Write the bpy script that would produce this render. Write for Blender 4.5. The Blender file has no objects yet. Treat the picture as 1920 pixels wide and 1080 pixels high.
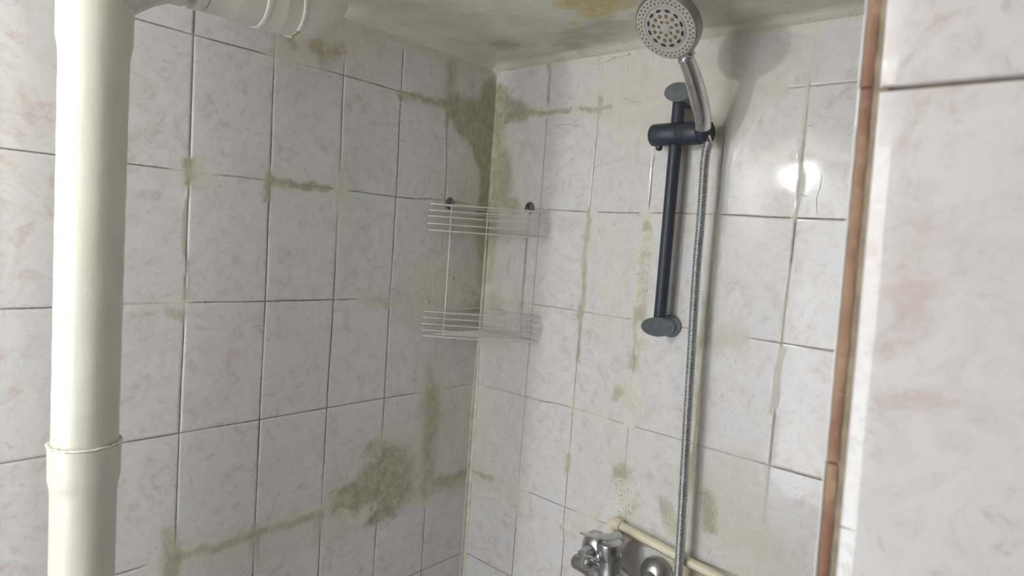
import bpy, bmesh, math, random
from mathutils import Vector, Matrix, noise as mnoise
random.seed(7)
SC = bpy.context.scene
COL = SC.collection
PI = math.pi

# ------------------------------------------------------------------ camera
CAM = Vector((1.5690, -1.6418, 1.6894))
FW = Vector((-0.6555, 0.7514, -0.0752)).normalized()
RT = Vector((0.7480, 0.6598, 0.0720)); RT = (RT - FW * RT.dot(FW)).normalized()
UP = RT.cross(FW)
FPX = 1221.7
cd = bpy.data.cameras.new('camera'); cam = bpy.data.objects.new('camera', cd); COL.objects.link(cam)
cam.matrix_world = Matrix(((RT.x, UP.x, -FW.x, CAM.x), (RT.y, UP.y, -FW.y, CAM.y), (RT.z, UP.z, -FW.z, CAM.z), (0, 0, 0, 1)))
cd.sensor_width = 36; cd.lens = FPX / 1920 * 36; cd.clip_start = .02
cd.dof.use_dof = True; cd.dof.focus_distance = 1.95; cd.dof.aperture_fstop = 5.6
SC.camera = cam

# ------------------------------------------------------------------ light
W = bpy.data.worlds.new('world'); SC.world = W; W.use_nodes = True
bg = W.node_tree.nodes['Background']; bg.inputs[0].default_value = (.94, .97, 1.0, 1); bg.inputs[1].default_value = 5.0
LAMP = Vector((.263, -2.300, 2.150)); LAMP_R = .032; LAMP_E = 740.0
SC.view_settings.view_transform = 'Standard'; SC.view_settings.look = 'None'
SC.view_settings.exposure = 0.06; SC.view_settings.gamma = 1.0
SC.view_settings.use_curve_mapping = False

def at(x, y, ax, v):
    """the point of the plane coordinate[ax] = v that the photograph shows at pixel x, y"""
    d = FW * FPX + RT * (x - 960) - UP * (y - 540)
    return CAM + d * ((v - CAM[ax]) / d[ax])

# ------------------------------------------------------------------ helpers
def link(name, me, mat, parent=None):
    o = bpy.data.objects.new(name, me); COL.objects.link(o)
    if mat: me.materials.append(mat)
    if parent: o.parent = parent
    return o
def build(name, bm, mat, parent=None, smooth=True, auto=None):
    me = bpy.data.meshes.new(name)
    bmesh.ops.recalc_face_normals(bm, faces=bm.faces)
    bm.to_mesh(me); bm.free()
    if smooth:
        me.shade_smooth()
        me.set_sharp_from_angle(angle=math.radians(auto or 40))
    o = link(name, me, mat, parent)
    return o
def thing(name, label, cat, loc, group=None):
    o = bpy.data.objects.new(name, None); COL.objects.link(o); o.location = loc
    o.empty_display_size = .03
    o['label'] = label; o['category'] = cat
    if group: o['group'] = group
    return o
def struct(o):
    o['kind'] = 'structure'; return o
def frame(d):
    d = Vector(d).normalized()
    a = Vector((0, 0, 1)) if abs(d.z) < .9 else Vector((1, 0, 0))
    u = a.cross(d).normalized(); v = d.cross(u)
    return u, v, d
def sweep(bm, pts, rads, seg=16, caps=True, closed=False, org=Vector((0, 0, 0)), sq=(1, 1), upref=None):
    """tube along points with its own radius at each"""
    pts = [Vector(p) - org for p in pts]; n = len(pts)
    if not hasattr(rads, '__len__'): rads = [rads] * n
    rings = []; pu = None
    for i in range(n):
        if closed: t = pts[(i + 1) % n] - pts[i - 1]
        else: t = pts[min(i + 1, n - 1)] - pts[max(i - 1, 0)]
        if t.length < 1e-9: t = pts[-1] - pts[0]
        t.normalize()
        if pu is None:
            if upref is not None: u = Vector(upref); u = (u - t * u.dot(t)).normalized()
            else: u = frame(t)[0]
        else: u = (pu - t * pu.dot(t)).normalized()
        pu = u; v = t.cross(u)
        rings.append([bm.verts.new(pts[i] + (u * math.cos(2 * PI * k / seg) * sq[0] + v * math.sin(2 * PI * k / seg) * sq[1]) * rads[i]) for k in range(seg)])
    for i in range(n if closed else n - 1):
        a, b = rings[i], rings[(i + 1) % n]
        for k in range(seg):
            bm.faces.new((a[k], a[(k + 1) % seg], b[(k + 1) % seg], b[k]))
    if caps and not closed:
        bm.faces.new(rings[0][::-1]); bm.faces.new(rings[-1])
    return rings
def lathe(bm, c, d, prof, seg=32, ell=(1, 1), uref=None):
    """prof: (distance along d, radius)"""
    c = Vector(c); u, v, w = frame(d)
    if uref is not None:
        u = Vector(uref); u = (u - w * u.dot(w)).normalized(); v = w.cross(u)
    rings = []
    for h, r in prof:
        if r < 1e-6: rings.append([bm.verts.new(c + w * h)])
        else: rings.append([bm.verts.new(c + w * h + (u * math.cos(2 * PI * k / seg) * ell[0] + v * math.sin(2 * PI * k / seg) * ell[1]) * r) for k in range(seg)])
    for a, b in zip(rings, rings[1:]):
        for k in range(seg):
            k2 = (k + 1) % seg
            if len(a) == 1 and len(b) == 1: continue
            if len(a) == 1: bm.faces.new((a[0], b[k2], b[k]))
            elif len(b) == 1: bm.faces.new((a[k], a[k2], b[0]))
            else: bm.faces.new((a[k], a[k2], b[k2], b[k]))
    if len(rings[0]) > 1: bm.faces.new(rings[0][::-1])
    if len(rings[-1]) > 1: bm.faces.new(rings[-1])
def spline(ctrl, n=12):
    c = [Vector(p) for p in ctrl]; c = [c[0] * 2 - c[1]] + c + [c[-1] * 2 - c[-2]]
    out = []
    for i in range(1, len(c) - 2):
        for k in range(n):
            t = k / n; p0, p1, p2, p3 = c[i - 1:i + 3]
            out.append(.5 * ((2 * p1) + (p2 - p0) * t + (2 * p0 - 5 * p1 + 4 * p2 - p3) * t * t + (3 * p1 - p0 - 3 * p2 + p3) * t ** 3))
    out.append(c[-2]); return out

# ------------------------------------------------------------------ materials
class NT:
    def __init__(s, name):
        s.m = bpy.data.materials.new(name); s.m.use_nodes = True; s.t = s.m.node_tree
        s.b = s.t.nodes['Principled BSDF']
    def n(s, typ, **kw):
        nd = s.t.nodes.new(typ)
        for k, v in kw.items(): setattr(nd, k, v)
        return nd
    def put(s, sock, v):
        if isinstance(v, bpy.types.NodeSocket): s.t.links.new(v, sock)
        elif isinstance(v, (tuple, list)) and len(v) == 3 and sock.type == 'RGBA': sock.default_value = (*v, 1)
        else: sock.default_value = v
    def math(s, op, a, b=0.0, c=None, clamp=False):
        nd = s.n('ShaderNodeMath', operation=op); nd.use_clamp = clamp
        s.put(nd.inputs[0], a); s.put(nd.inputs[1], b)
        if c is not None: s.put(nd.inputs[2], c)
        return nd.outputs[0]
    def mix(s, f, a, b):
        nd = s.n('ShaderNodeMix', data_type='RGBA'); s.put(nd.inputs[0], f); s.put(nd.inputs[6], a); s.put(nd.inputs[7], b)
        return nd.outputs[2]
    def mixf(s, f, a, b):
        nd = s.n('ShaderNodeMix', data_type='FLOAT'); s.put(nd.inputs[0], f); s.put(nd.inputs[2], a); s.put(nd.inputs[3], b)
        return nd.outputs[0]
    def sstep(s, v, lo, hi, a=0.0, b=1.0):
        nd = s.n('ShaderNodeMapRange', interpolation_type='SMOOTHSTEP'); s.put(nd.inputs[0], v)
        nd.inputs[1].default_value = lo; nd.inputs[2].default_value = hi; nd.inputs[3].default_value = a; nd.inputs[4].default_value = b
        return nd.outputs[0]
    def attr(s, name):
        nd = s.n('ShaderNodeAttribute', attribute_name=name); return nd.outputs[2]
    def pos(s, scale=(1, 1, 1)):
        if not hasattr(s, 'tc'): s.tc = s.n('ShaderNodeTexCoord')
        mp = s.n('ShaderNodeMapping'); mp.inputs['Scale'].default_value = scale
        s.t.links.new(s.tc.outputs['Object'], mp.inputs[0]); return mp.outputs[0]
    def noise(s, scale, detail=3, rough=.55, dist=0.0, vec=None, w=None):
        nd = s.n('ShaderNodeTexNoise'); nd.inputs['Scale'].default_value = scale; nd.inputs['Detail'].default_value = detail
        nd.inputs['Roughness'].default_value = rough; nd.inputs['Distortion'].default_value = dist
        s.t.links.new(vec if vec is not None else s.pos(), nd.inputs['Vector'])
        if w is not None: nd.noise_dimensions = '4D'; s.put(nd.inputs['W'], w)
        return nd.outputs[0]
    def bump(s, h, strength, dist=.001):
        nd = s.n('ShaderNodeBump'); nd.inputs['Strength'].default_value = strength; nd.inputs['Distance'].default_value = dist
        s.put(nd.inputs['Height'], h); s.t.links.new(nd.outputs[0], s.b.inputs['Normal'])
    def set(s, **kw):
        for k, v in kw.items(): s.put(s.b.inputs[k.replace('_', ' ')], v)
        return s.m

def simple(name, col, rough=.5, metal=0.0, var=.06, scale=40, bump=0.0, coat=0.0, bscale=None):
    m = NT(name); nz = m.noise(scale, 4)
    f = m.sstep(nz, .3, .7)
    m.set(Base_Color=m.mix(f, tuple(c * (1 - var) for c in col), tuple(min(1, c * (1 + var)) for c in col)), Roughness=m.mixf(f, rough * .85, min(1, rough * 1.15)), Metallic=metal)
    if coat: m.set(Coat_Weight=coat, Coat_Roughness=.15)
    if bump: m.bump(m.noise(bscale or scale * 3, 3), bump)
    return m.m

def wall_material():
    m = NT('glazed_tile_wall')
    J, CR, OL, WH, BR, TID, CM, PH, DK = [m.attr(a) for a in ('joint', 'cream', 'olive', 'white', 'brown', 'tid', 'comb', 'phase', 'dark')]
    w = m.math('MULTIPLY', TID, 9.0)
    # marbling of the glaze
    big = m.noise(9, 3, .5, .6, w=w)
    v1 = m.noise(16, 7, .64, 1.6, w=w)
    v2 = m.noise(24, 7, .68, 2.4, w=m.math('ADD', w, 3.3))
    vein = m.math('SUBTRACT', 1.0, m.sstep(m.math('ABSOLUTE', m.math('SUBTRACT', v1, .5)), .0, .05))
    blot = m.sstep(v1, .49, .62)
    pink = m.math('MULTIPLY', m.math('ADD', m.math('MULTIPLY', blot, .9), m.math('MULTIPLY', vein, .35)), m.sstep(big, .34, .54), clamp=True)
    grey = m.math('MULTIPLY', m.sstep(v2, .54, .66), m.sstep(big, .62, .40))
    col = m.mix(m.sstep(big, .35, .65), (.74, .742, .765), (.762, .757, .758))
    col = m.mix(m.math('MULTIPLY', m.math('MULTIPLY', pink, m.sstep(m.noise(45, 5, .7, 1.0, w=w), .36, .60, .35, 1.0)), .68), col, (.60, .475, .435))
    col = m.mix(m.math('MULTIPLY', grey, .55), col, (.50, .475, .45))
    # the joints
    jn = m.noise(7, 3); jf = m.noise(90, 4)
    jc = m.mix(m.sstep(jn, .40, .58), (.20, .175, .145), (.40, .375, .31))
    jc = m.mix(m.sstep(jf, .58, .70), jc, (.08, .07, .06))
    jc = m.mix(m.sstep(CR, .1, .5), jc, (.42, .39, .29))
    jm = m.sstep(m.math('ADD', J, m.math('MULTIPLY', m.math('SUBTRACT', m.noise(160, 3), .5), .7)), .38, .62)
    col = m.mix(m.math('MULTIPLY', jm, .9), col, jc)
    # dirt and putty
    n1 = m.noise(30, 7, .68, .4); n2 = m.noise(85, 6, .7)
    st = m.noise(14, 6, .7, .3, vec=m.pos((5.5, 5.5, 1)))
    st2 = m.noise(55, 4, .6, .2, vec=m.pos((3.5, 3.5, .5)))
    def msk(a, nz, amp, lo, hi):
        return m.sstep(m.math('ADD', a, m.math('MULTIPLY', m.math('MULTIPLY', m.math('SUBTRACT', nz, .5), amp), m.sstep(a, .0, .12))), lo, hi)
    n3 = m.noise(16, 8, .72, .8)
    mc = msk(CR, m.mixf(.5, n3, st), 1.9, .15, 1.05)
    cc = m.mix(m.sstep(n3, .38, .62), (.65, .63, .535), (.73, .715, .645))
    col = m.mix(m.math('MULTIPLY', m.sstep(CR, .0, 1.1), .40), col, (.67, .645, .55))
    col = m.mix(m.math('MULTIPLY', mc, .70), col, cc)
    mo = msk(OL, m.mixf(.45, n3, st2), 2.6, .12, 1.15)
    oc = m.mix(m.sstep(m.mixf(m.math('ADD', .5, m.math('MULTIPLY', CM, .5), clamp=True), st2, n1), .42, .60), (.33, .32, .205), (.53, .505, .365))
    col = m.mix(m.math('MULTIPLY', mo, .84), col, oc)
    mb = msk(BR, n1, 1.8, .3, .8)
    col = m.mix(m.math('MULTIPLY', mb, .75), col, m.mix(n2, (.36, .27, .13), (.55, .48, .33)))
    mw = msk(WH, m.mixf(.5, n2, n3), 2.6, .38, .66)
    col = m.mix(m.math('MULTIPLY', mw, m.mixf(m.sstep(n1, .40, .58), .45, .9)), col, m.mix(m.sstep(n3, .4, .6), (.80, .785, .71), (.72, .70, .61)))
    spk = m.math('MULTIPLY', m.sstep(m.noise(105, 6, .75, 1.6), .53, .60), m.math('MULTIPLY', m.math('MULTIPLY', m.sstep(DK, .1, .6), m.sstep(n1, .46, .56)), .9))
    col = m.mix(spk, col, (.20, .19, .15))
    # comb marks of the trowel
    ph = m.math('ADD', m.math('MULTIPLY', PH, 860.0), m.math('MULTIPLY', m.noise(9, 3), 40.0))
    ln = m.math('MULTIPLY', m.sstep(m.math('SINE', ph), .1, .8), m.sstep(m.mixf(.65, n2, n3), .45, .53))
    lm = m.math('MULTIPLY', m.math('MULTIPLY', ln, msk(CM, n2, 1.7, .3, .7)), .75)
    col = m.mix(lm, col, (.66, .645, .55))
    # small specks and scratches on the glaze
    sp = m.n('ShaderNodeTexVoronoi'); sp.inputs['Scale'].default_value = 17; m.t.links.new(m.pos(), sp.inputs['Vector'])
    sm = m.math('MULTIPLY', m.math('LESS_THAN', sp.outputs['Distance'], .030), m.math('GREATER_THAN', m.noise(5, 2), .55))
    col = m.mix(m.math('MULTIPLY', sm, .6), col, (.24, .20, .17))
    film = m.sstep(m.noise(6, 4, .6), .35, .65)
    cover = m.math('MAXIMUM', m.math('MAXIMUM', mc, mo), m.math('MAXIMUM', mw, m.math('MULTIPLY', J, 2.0, clamp=True)))
    rough = m.mixf(cover, m.mixf(film, .04, .09), .75)
    m.set(Base_Color=col, Roughness=rough)
    m.put(m.b.inputs['Specular IOR Level'], m.mixf(cover, .55, .25))
    h = m.math('ADD', m.math('MULTIPLY', m.math('ADD', mc, m.math('ADD', mw, mo)), m.mixf(.5, n2, 1.0)), m.math('MULTIPLY', lm, 1.2))
    h = m.math('ADD', h, m.math('ADD', m.math('MULTIPLY', m.noise(11, 2), .45), m.math('MULTIPLY', m.noise(48, 3), .035)))
    m.bump(h, .45, .0010)
    return m.m

def ceiling_material():
    m = NT('old_ceiling_plaster')
    n1 = m.noise(4, 6, .62, .5); n2 = m.noise(38, 6, .7); st = m.noise(16, 5, .65, .3, vec=m.pos((1, 2.6, 1)))
    col = m.mix(m.sstep(n1, .36, .62), (.65, .62, .51), (.76, .735, .63))
    col = m.mix(m.math('MULTIPLY', m.sstep(st, .5, .66), .35), col, (.68, .66, .57))
    Y, G, K = m.attr('yellow'), m.attr('grey'), m.attr('dark')
    def msk(a, nz, amp, lo, hi): return m.sstep(m.math('ADD', a, m.math('MULTIPLY', m.math('MULTIPLY', m.math('SUBTRACT', nz, .5), amp), m.sstep(a, 0, .12))), lo, hi)
    col = m.mix(m.math('MULTIPLY', msk(G, st, 2.4, .2, 1.2), .5), col, (.30, .29, .22))
    col = m.mix(m.math('MULTIPLY', msk(Y, m.mixf(.5, n2, m.noise(14, 5)), 2.2, .35, .8), .75), col, m.mix(m.sstep(n2, .4, .6), (.56, .42, .09), (.68, .60, .34)))
    col = m.mix(m.math('MULTIPLY', m.math('MULTIPLY', m.sstep(m.noise(120, 4, .7), .62, .68), m.sstep(K, .1, .5)), .8), col, (.10, .09, .06))
    m.set(Base_Color=col, Roughness=.62)
    m.bump(m.math('ADD', m.math('MULTIPLY', n2, .35), m.math('MULTIPLY', m.noise(12, 3), 1.6)), .7, .003)
    return m.m

def paint_material():
    m = NT('cream_gloss_paint')
    n1 = m.noise(9, 5, .6, .4); n2 = m.noise(60, 5, .7)
    col = m.mix(m.sstep(n1, .38, .62), (.675, .66, .57), (.71, .70, .615))
    worn = m.math('MULTIPLY', m.sstep(m.noise(7, 6, .65, .8, vec=m.pos((1, 1, .35))), .58, .72), .55)
    col = m.mix(worn, col, (.56, .60, .64))
    m.set(Base_Color=col, Roughness=m.mixf(n1, .30, .42), Coat_Weight=.3, Coat_Roughness=.25)
    m.bump(m.math('ADD', n2, m.math('MULTIPLY', m.noise(16, 2, vec=m.pos((2, 2, .6))), 3.0)), .35, .0012)
    return m.m

M = {}
M['wall'] = wall_material(); M['ceiling'] = ceiling_material(); M['paint'] = paint_material()
M['bead'] = simple('thick_paint_bead', (.80, .79, .72), .5, bump=.6, scale=90)
M['seal'] = simple('dark_joint_gap', (.23, .25, .26), .7)
M['rust'] = simple('rusty_drip', (.42, .24, .08), .8, var=.3, scale=150)
M['chrome'] = simple('worn_chrome', (.70, .71, .72), .22, 1.0, var=.12, scale=25, bump=.08)
M['faucet'] = simple('dull_chrome', (.55, .56, .575), .32, 1.0, var=.15, scale=30, bump=.12)
M['hose'] = simple('ribbed_steel', (.56, .58, .60), .38, .92)
M['black'] = simple('black_blue_plastic', (.036, .042, .062), .45, var=.15, scale=60)
M['greycap'] = simple('grey_satin_plastic', (.225, .25, .27), .42, var=.12, scale=50, bump=.1)
M['hook'] = simple('dark_grey_suction', (.12, .125, .13), .35)
M['wire'] = simple('white_coated_wire', (.73, .715, .67), .4, var=.06, scale=90)
M['face'] = simple('pale_grey_faceplate', (.43, .43, .40), .45, var=.05)
M['housing'] = simple('worn_silver_housing', (.36, .35, .33), .35, .7, var=.1)
M['lime'] = simple('limescale_brown_nozzle', (.24, .155, .08), .8, var=.3, scale=200)
M['blackhole'] = simple('black_slot', (.02, .022, .022), .6)
M['ppr'] = simple('beige_plastic_pipe', (.80, .75, .58), .4, var=.05, scale=20)
M['blue'] = simple('blue_stripe', (.06, .14, .30), .5)
M['red'] = simple('red_mark', (.45, .03, .02), .4)
M['bluedot'] = simple('blue_mark', (.02, .03, .2), .4)
M['wall_paint'] = simple('pale_wall_paint', (.66, .67, .68), .6, var=.03, scale=8)
M['floor'] = simple('grey_floor_tile', (.30, .29, .28), .35, scale=8)
M['lamp_base'] = simple('white_lamp_base', (.7, .7, .7), .5)
def emis(name, col, e):
    m = NT(name); m.set(Base_Color=(.8, .8, .8)); m.b.inputs['Emission Color'].default_value = (*col, 1); m.b.inputs['Emission Strength'].default_value = e
    return m.m
M['glow'] = emis('lit_globe', (1.0, .97, .92), LAMP_E)
def brick_material():
    m = NT('bare_biscuit_edge')
    n1 = m.noise(22, 5, .65, .5, vec=m.pos((1, 1, .45))); n2 = m.noise(90, 5, .7)
    col = m.mix(m.sstep(n1, .38, .62), (.285, .145, .095), (.385, .245, .155))
    col = m.mix(m.math('MULTIPLY', m.sstep(n2, .56, .7), .6), col, (.55, .46, .36))
    m.set(Base_Color=col, Roughness=.6); m.bump(n2, .6, .001); return m.m
M['brick'] = brick_material()
M['mortar'] = simple('old_mortar', (.33, .275, .205), .9, var=.2, scale=60, bump=.6)
M['glaze'] = simple('tile_glaze', (.74, .74, .74), .15, var=.02)

# ------------------------------------------------------------------ setting: the tiled walls
PW, PH_, RZ = .2000, .30913, 2.10
AL, AR = .20255, .22838
def uz(x, y, side):
    p = at(x, y, 0 if side == 'L' else 1, 0.0)
    return (-p.y if side == 'L' else p.x), p.z, (p - CAM).dot(FW) / FPX
# where the real joints cross (column, row, pixel)
JL = [(4,0,363.7,65),(3,0,515,106),(2,0,645,140.6),(1,0,752.6,171.5),(0,0,840.7,200),(4,1,355,321),(3,1,506,338.5),(2,1,636,355),(1,1,743.2,369),(0,1,835,376),
      (4,2,346.7,567.5),(3,2,497.8,565),(2,2,625.6,562),(4,3,336.3,812.3),(3,3,487,787),(2,3,613,765),(1,3,720.7,746.7),(0,3,811.5,732),(4,4,328,1044),(0,4,799,911),(0,5,786.7,1073),
      (4,-1,366,-230)]
JR = [(0,0,1026,212),(1,0,1123,202),(4,0,1518,161),(0,1,1012.6,392.5),(1,1,1105.5,397),(3,1,1344.5,402),(4,1,1492.5,408.7),(0,2,998.8,570),(1,2,1090,584),
      (4,2,1465.5,643.2),(0,3,984.4,744),(1,3,1074,765),(2,3,1178.5,797),(4,3,1443,873),(0,4,970.8,915),(1,4,1058.7,951)]
def warp_of(J, side, a):
    out = []
    for i, k, x, y in J:
        if k < 0: continue
        u, z, _ = uz(x, y, side); out.append((i, k, u - (a + i * PW), z - (RZ - k * PH_)))
    def f(u, z):
        fi, fk = (u - a) / PW, (RZ - z) / PH_; s = du = dz = 0
        for i, k, p, q in out:
            w = math.exp(-((fi - i) ** 2 + (fk - k) ** 2) / .18); s += w; du += w * p; dz += w * q
        return du / (s + .02), dz / (s + .02)
    return f

# stains: channel, strength, radius in photo pixels, list of points
SL = [
 ('olive',1.0,9,[(352,302),(351,345)]),('olive',.7,5,[(350,345),(346,560)]),('cream',.75,24,[(345,325),(385,328)]),('olive',.35,22,[(335,322),(360,330)]),
 ('olive',1.0,7,[(505,338),(560,346),(612,354)]),('olive',.95,8,[(504,330),(502,372)]),('cream',.6,22,[(510,330),(560,340)]),('cream',.95,17,[(642,335),(638,385)]),('cream',.55,10,[(640,310),(630,470)]),
 ('cream',.6,16,[(250,570),(345,575)]),('olive',.55,9,[(245,588),(282,590)]),('olive',.6,8,[(312,586),(342,592),(345,600)]),('cream',.6,14,[(340,560),(342,600)]),
 ('cream',.9,22,[(850,110),(845,205)]),('olive',.62,10,[(849,118),(844,200)]),('olive',.45,12,[(838,130),(836,170)]),
 ('olive',.85,9,[(752,178),(800,188),(850,196)]),('olive',1.35,22,[(860,205),(925,214)]),('olive',1.2,22,[(922,175),(924,245)]),('olive',1.15,17,[(860,225),(885,255),(903,300)]),
 ('olive',1.05,16,[(890,230),(915,330)]),('olive',1.1,16,[(922,240),(913,330),(909,400)]),('cream',.8,34,[(920,150),(915,330),(908,420)]),('cream',.5,40,[(870,330),(890,400)]),
 ('cream',.75,26,[(900,420),(897,540),(893,650)]),('olive',.65,13,[(905,400),(903,560)]),('olive',.7,20,[(880,560),(895,575)]),('olive',.35,22,[(880,480),(895,560)]),
 ('white',1.0,26,[(800,520),(835,505)]),('white',1.0,30,[(800,545),(845,545),(875,545)]),('white',.8,20,[(790,565),(850,570)]),('cream',.8,48,[(800,540),(870,545)]),
 ('dark',1.0,6,[(775,560),(800,545),(812,520),(830,510),(848,520),(856,540),(880,542)]),('dark',.7,6,[(820,565),(850,548)]),('dark',.5,10,[(770,562),(830,572)]),
 ('cream',.8,12,[(680,562),(760,568)]),('olive',.45,8,[(690,563),(735,570)]),('cream',.6,30,[(760,580),(830,600)]),
 ('olive',.9,16,[(700,840),(735,850)]),('olive',1.15,26,[(735,870),(690,920),(650,935)]),('olive',1.1,22,[(715,900),(705,960),(695,1000)]),('olive',.8,18,[(640,935),(700,890)]),('olive',.9,12,[(770,870),(750,930)]),
 ('cream',.8,50,[(660,960),(720,900),(740,850)]),('cream',.55,80,[(700,930),(800,860)]),('white',.9,14,[(640,968),(665,975),(695,955)]),('white',.8,12,[(655,1005),(680,985)]),
 ('comb',1.2,42,[(650,905),(700,875),(740,870),(765,900)]),('comb',1.0,26,[(630,940),(690,920)]),('comb',.7,26,[(725,950),(750,930)]),('olive',.8,32,[(745,865),(755,920)]),('olive',1.1,30,[(700,900),(722,985)]),('olive',.75,22,[(650,945),(705,1005)]),
 ('cream',.75,38,[(812,700),(805,800),(800,910)]),('olive',.72,21,[(812,738),(806,820),(802,915)]),('olive',.7,8,[(803,800),(800,860)]),('olive',.5,26,[(800,760),(838,800)]),('comb',1.1,20,[(830,735),(835,890)]),('comb',.7,14,[(795,760),(790,860)]),
 ('olive',.6,10,[(800,680),(815,735)]),('cream',.8,20,[(300,1052),(400,1030),(480,1000),(560,975),(640,955),(800,912),(870,890)]),
 ('olive',.75,9,[(330,1045),(400,1028),(480,1000),(600,965)]),('olive',.85,13,[(318,1000),(325,1060),(322,1080)]),('olive',.6,10,[(480,985),(478,1050)]),('olive',.7,7,[(697,1000),(700,1075)]),('olive',.5,9,[(596,980),(594,1060)]),
 ('cream',.55,60,[(330,1090),(500,1060),(640,1040),(720,1060)]),('olive',.9,7,[(820,905),(876,886)]),('olive',.6,18,[(830,905),(865,900)]),('cream',.7,16,[(850,1060),(800,1075)]),('cream',.7,24,[(880,740),(876,900),(862,1060)]),
 ('brown',.55,12,[(548,72),(552,90)]),('brown',.6,16,[(590,88),(640,95)]),('olive',.5,16,[(600,85),(612,120)]),('cream',.9,40,[(545,90),(620,80),(690,70)]),('olive',.5,16,[(600,100),(625,105)]),
 ('cream',1.3,15,[(560,20),(660,42),(760,72),(850,108),(930,122)]),('cream',.6,20,[(700,130),(740,120)]),('brown',.4,20,[(890,160),(905,170)]),
 ('cream',.4,90,[(880,250),(880,500),(850,700)]),('cream',.35,70,[(640,1000),(800,950)]),
 ('olive',1.0,5,[(840,210),(838,235)]),('cream',.6,8,[(835,380),(818,640),(812,730)]),
]
SR = [
 ('cream',1.5,17,[(930,124),(1030,108),(1130,96),(1250,78),(1400,52),(1540,30),(1620,12)]),
 ('cream',1.0,40,[(1150,150),(1250,150),(1370,130)]),('cream',.95,34,[(1100,190),(1200,195),(1330,185)]),('cream',.8,50,[(1160,210),(1350,230)]),('cream',.55,70,[(1200,250),(1360,200),(1440,160)]),
 ('cream',.9,15,[(1095,120),(1180,100)]),('cream',.5,40,[(1420,120),(1500,110)]),('cream',.95,9,[(1200,185),(1300,175),(1470,168)]),
 ('olive',1.3,20,[(928,195),(960,205),(975,208)]),('olive',1.0,14,[(940,175),(948,220)]),('olive',1.15,19,[(934,175),(932,215),(925,330),(918,410)]),('olive',.95,20,[(945,300),(948,350)]),('olive',.9,17,[(938,370),(960,385)]),
 ('brown',.5,16,[(935,330),(945,350)]),('brown',.4,14,[(935,175),(945,170)]),('cream',1.1,40,[(935,260),(945,330),(950,400)]),
 ('olive',.95,5,[(975,212),(1028,211),(1066,207)]),('cream',.8,12,[(980,213),(1070,207)]),('olive',.9,5,[(1085,206),(1145,200)]),('olive',.9,6,[(1125,182),(1123,218)]),
 ('olive',.8,6,[(1030,112),(1026,185)]),('dark',.9,4,[(1080,206),(1110,203)]),('dark',.8,3,[(1118,110),(1180,102)]),('dark',.6,3,[(1120,120),(1122,135)]),('dark',.6,3,[(1175,190),(1205,190)]),
 ('cream',.8,30,[(925,420),(920,560),(915,650)]),('olive',.75,15,[(920,400),(915,520)]),('olive',.55,15,[(918,560),(935,580)]),('cream',.75,10,[(930,562),(990,575)]),('brown',.4,5,[(935,562),(990,572)]),
 ('cream',.75,10,[(1112,400),(1100,500),(1090,582)]),('olive',.8,6,[(1106,400),(1096,520),(1088,590)]),('olive',.85,6,[(1090,590),(1082,680)]),('dark',.8,4,[(1088,620),(1083,655)]),
 ('cream',.8,16,[(1213,400),(1205,560),(1195,640)]),('white',.95,15,[(1212,450),(1205,500),(1202,560)]),('olive',.8,10,[(1215,430),(1208,530),(1200,590)]),('dark',1.0,13,[(1207,480),(1203,560)]),
 ('olive',.75,11,[(1200,590),(1195,650),(1188,690)]),('white',.7,9,[(1200,610),(1196,660)]),('olive',.85,9,[(1160,730),(1155,745)]),('cream',.7,22,[(1165,740),(1185,750)]),('white',.85,12,[(1192,720),(1183,790)]),('comb',.7,16,[(1160,740),(1185,760)]),
 ('cream',.5,30,[(1330,300),(1320,600),(1300,900)]),('olive',.75,13,[(1325,560),(1318,640)]),('cream',.75,30,[(1320,630),(1380,632)]),('olive',.7,9,[(1310,640),(1298,850)]),
 ('olive',.9,13,[(1293,860),(1285,930)]),('olive',.9,15,[(1250,945),(1258,985)]),('comb',.9,14,[(1250,945),(1258,995)]),('olive',.95,15,[(1325,930),(1330,985)]),('comb',1.0,16,[(1325,930),(1330,985)]),
 ('cream',.75,55,[(1300,900),(1340,980),(1440,1040)]),('cream',.6,60,[(1380,880),(1400,1060)]),('cream',.9,8,[(1465,660),(1455,740),(1448,770)]),('cream',.6,8,[(1443,880),(1432,1000)]),
 ('white',1.25,26,[(1165,925),(1170,950)]),('white',.9,20,[(1160,955),(1185,945)]),('olive',.95,19,[(1165,885),(1160,910)]),('dark',.9,22,[(1165,920),(1165,955)]),('dark',.8,10,[(1165,890),(1168,905)]),('olive',.8,9,[(1195,930),(1190,960)]),
 ('olive',.8,8,[(1064,855),(1062,885)]),('cream',.55,35,[(1060,860),(1160,860)]),('cream',.7,30,[(1080,1000),(1100,960)]),
 ('olive',.7,15,[(965,960),(958,1080)]),('cream',.85,30,[(965,930),(955,1080)]),('olive',.8,4,[(885,1047),(950,1076)]),('olive',.9,5,[(890,888),(925,897)]),('cream',.9,15,[(885,885),(930,897)]),
 ('cream',.7,22,[(905,740),(895,900),(890,1060)]),('brown',.95,10,[(1185,1005),(1235,1030),(1290,1070)]),('brown',.8,14,[(1250,1060),(1300,1075)]),('brown',.5,10,[(1170,1000),(1170,1060)]),
 ('cream',.6,40,[(1150,450),(1140,600)]),('cream',.45,90,[(960,300),(950,600),(930,900)]),('cream',.4,70,[(1180,660),(1170,850)]),('cream',.6,14,[(1075,765),(1130,785)]),
 ('cream',.75,6,[(1533,45),(1517,160),(1500,330),(1492,408)]),('cream',.5,5,[(1480,500),(1466,640)]),('cream',.4,5,[(1110,330),(1105,400)]),('brown',.9,3,[(1053,985),(1050,1070)]),('dark',.6,5,[(1228,985),(1226,1008)]),('cream',.9,7,[(1345,400),(1338,520)]),
]
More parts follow.
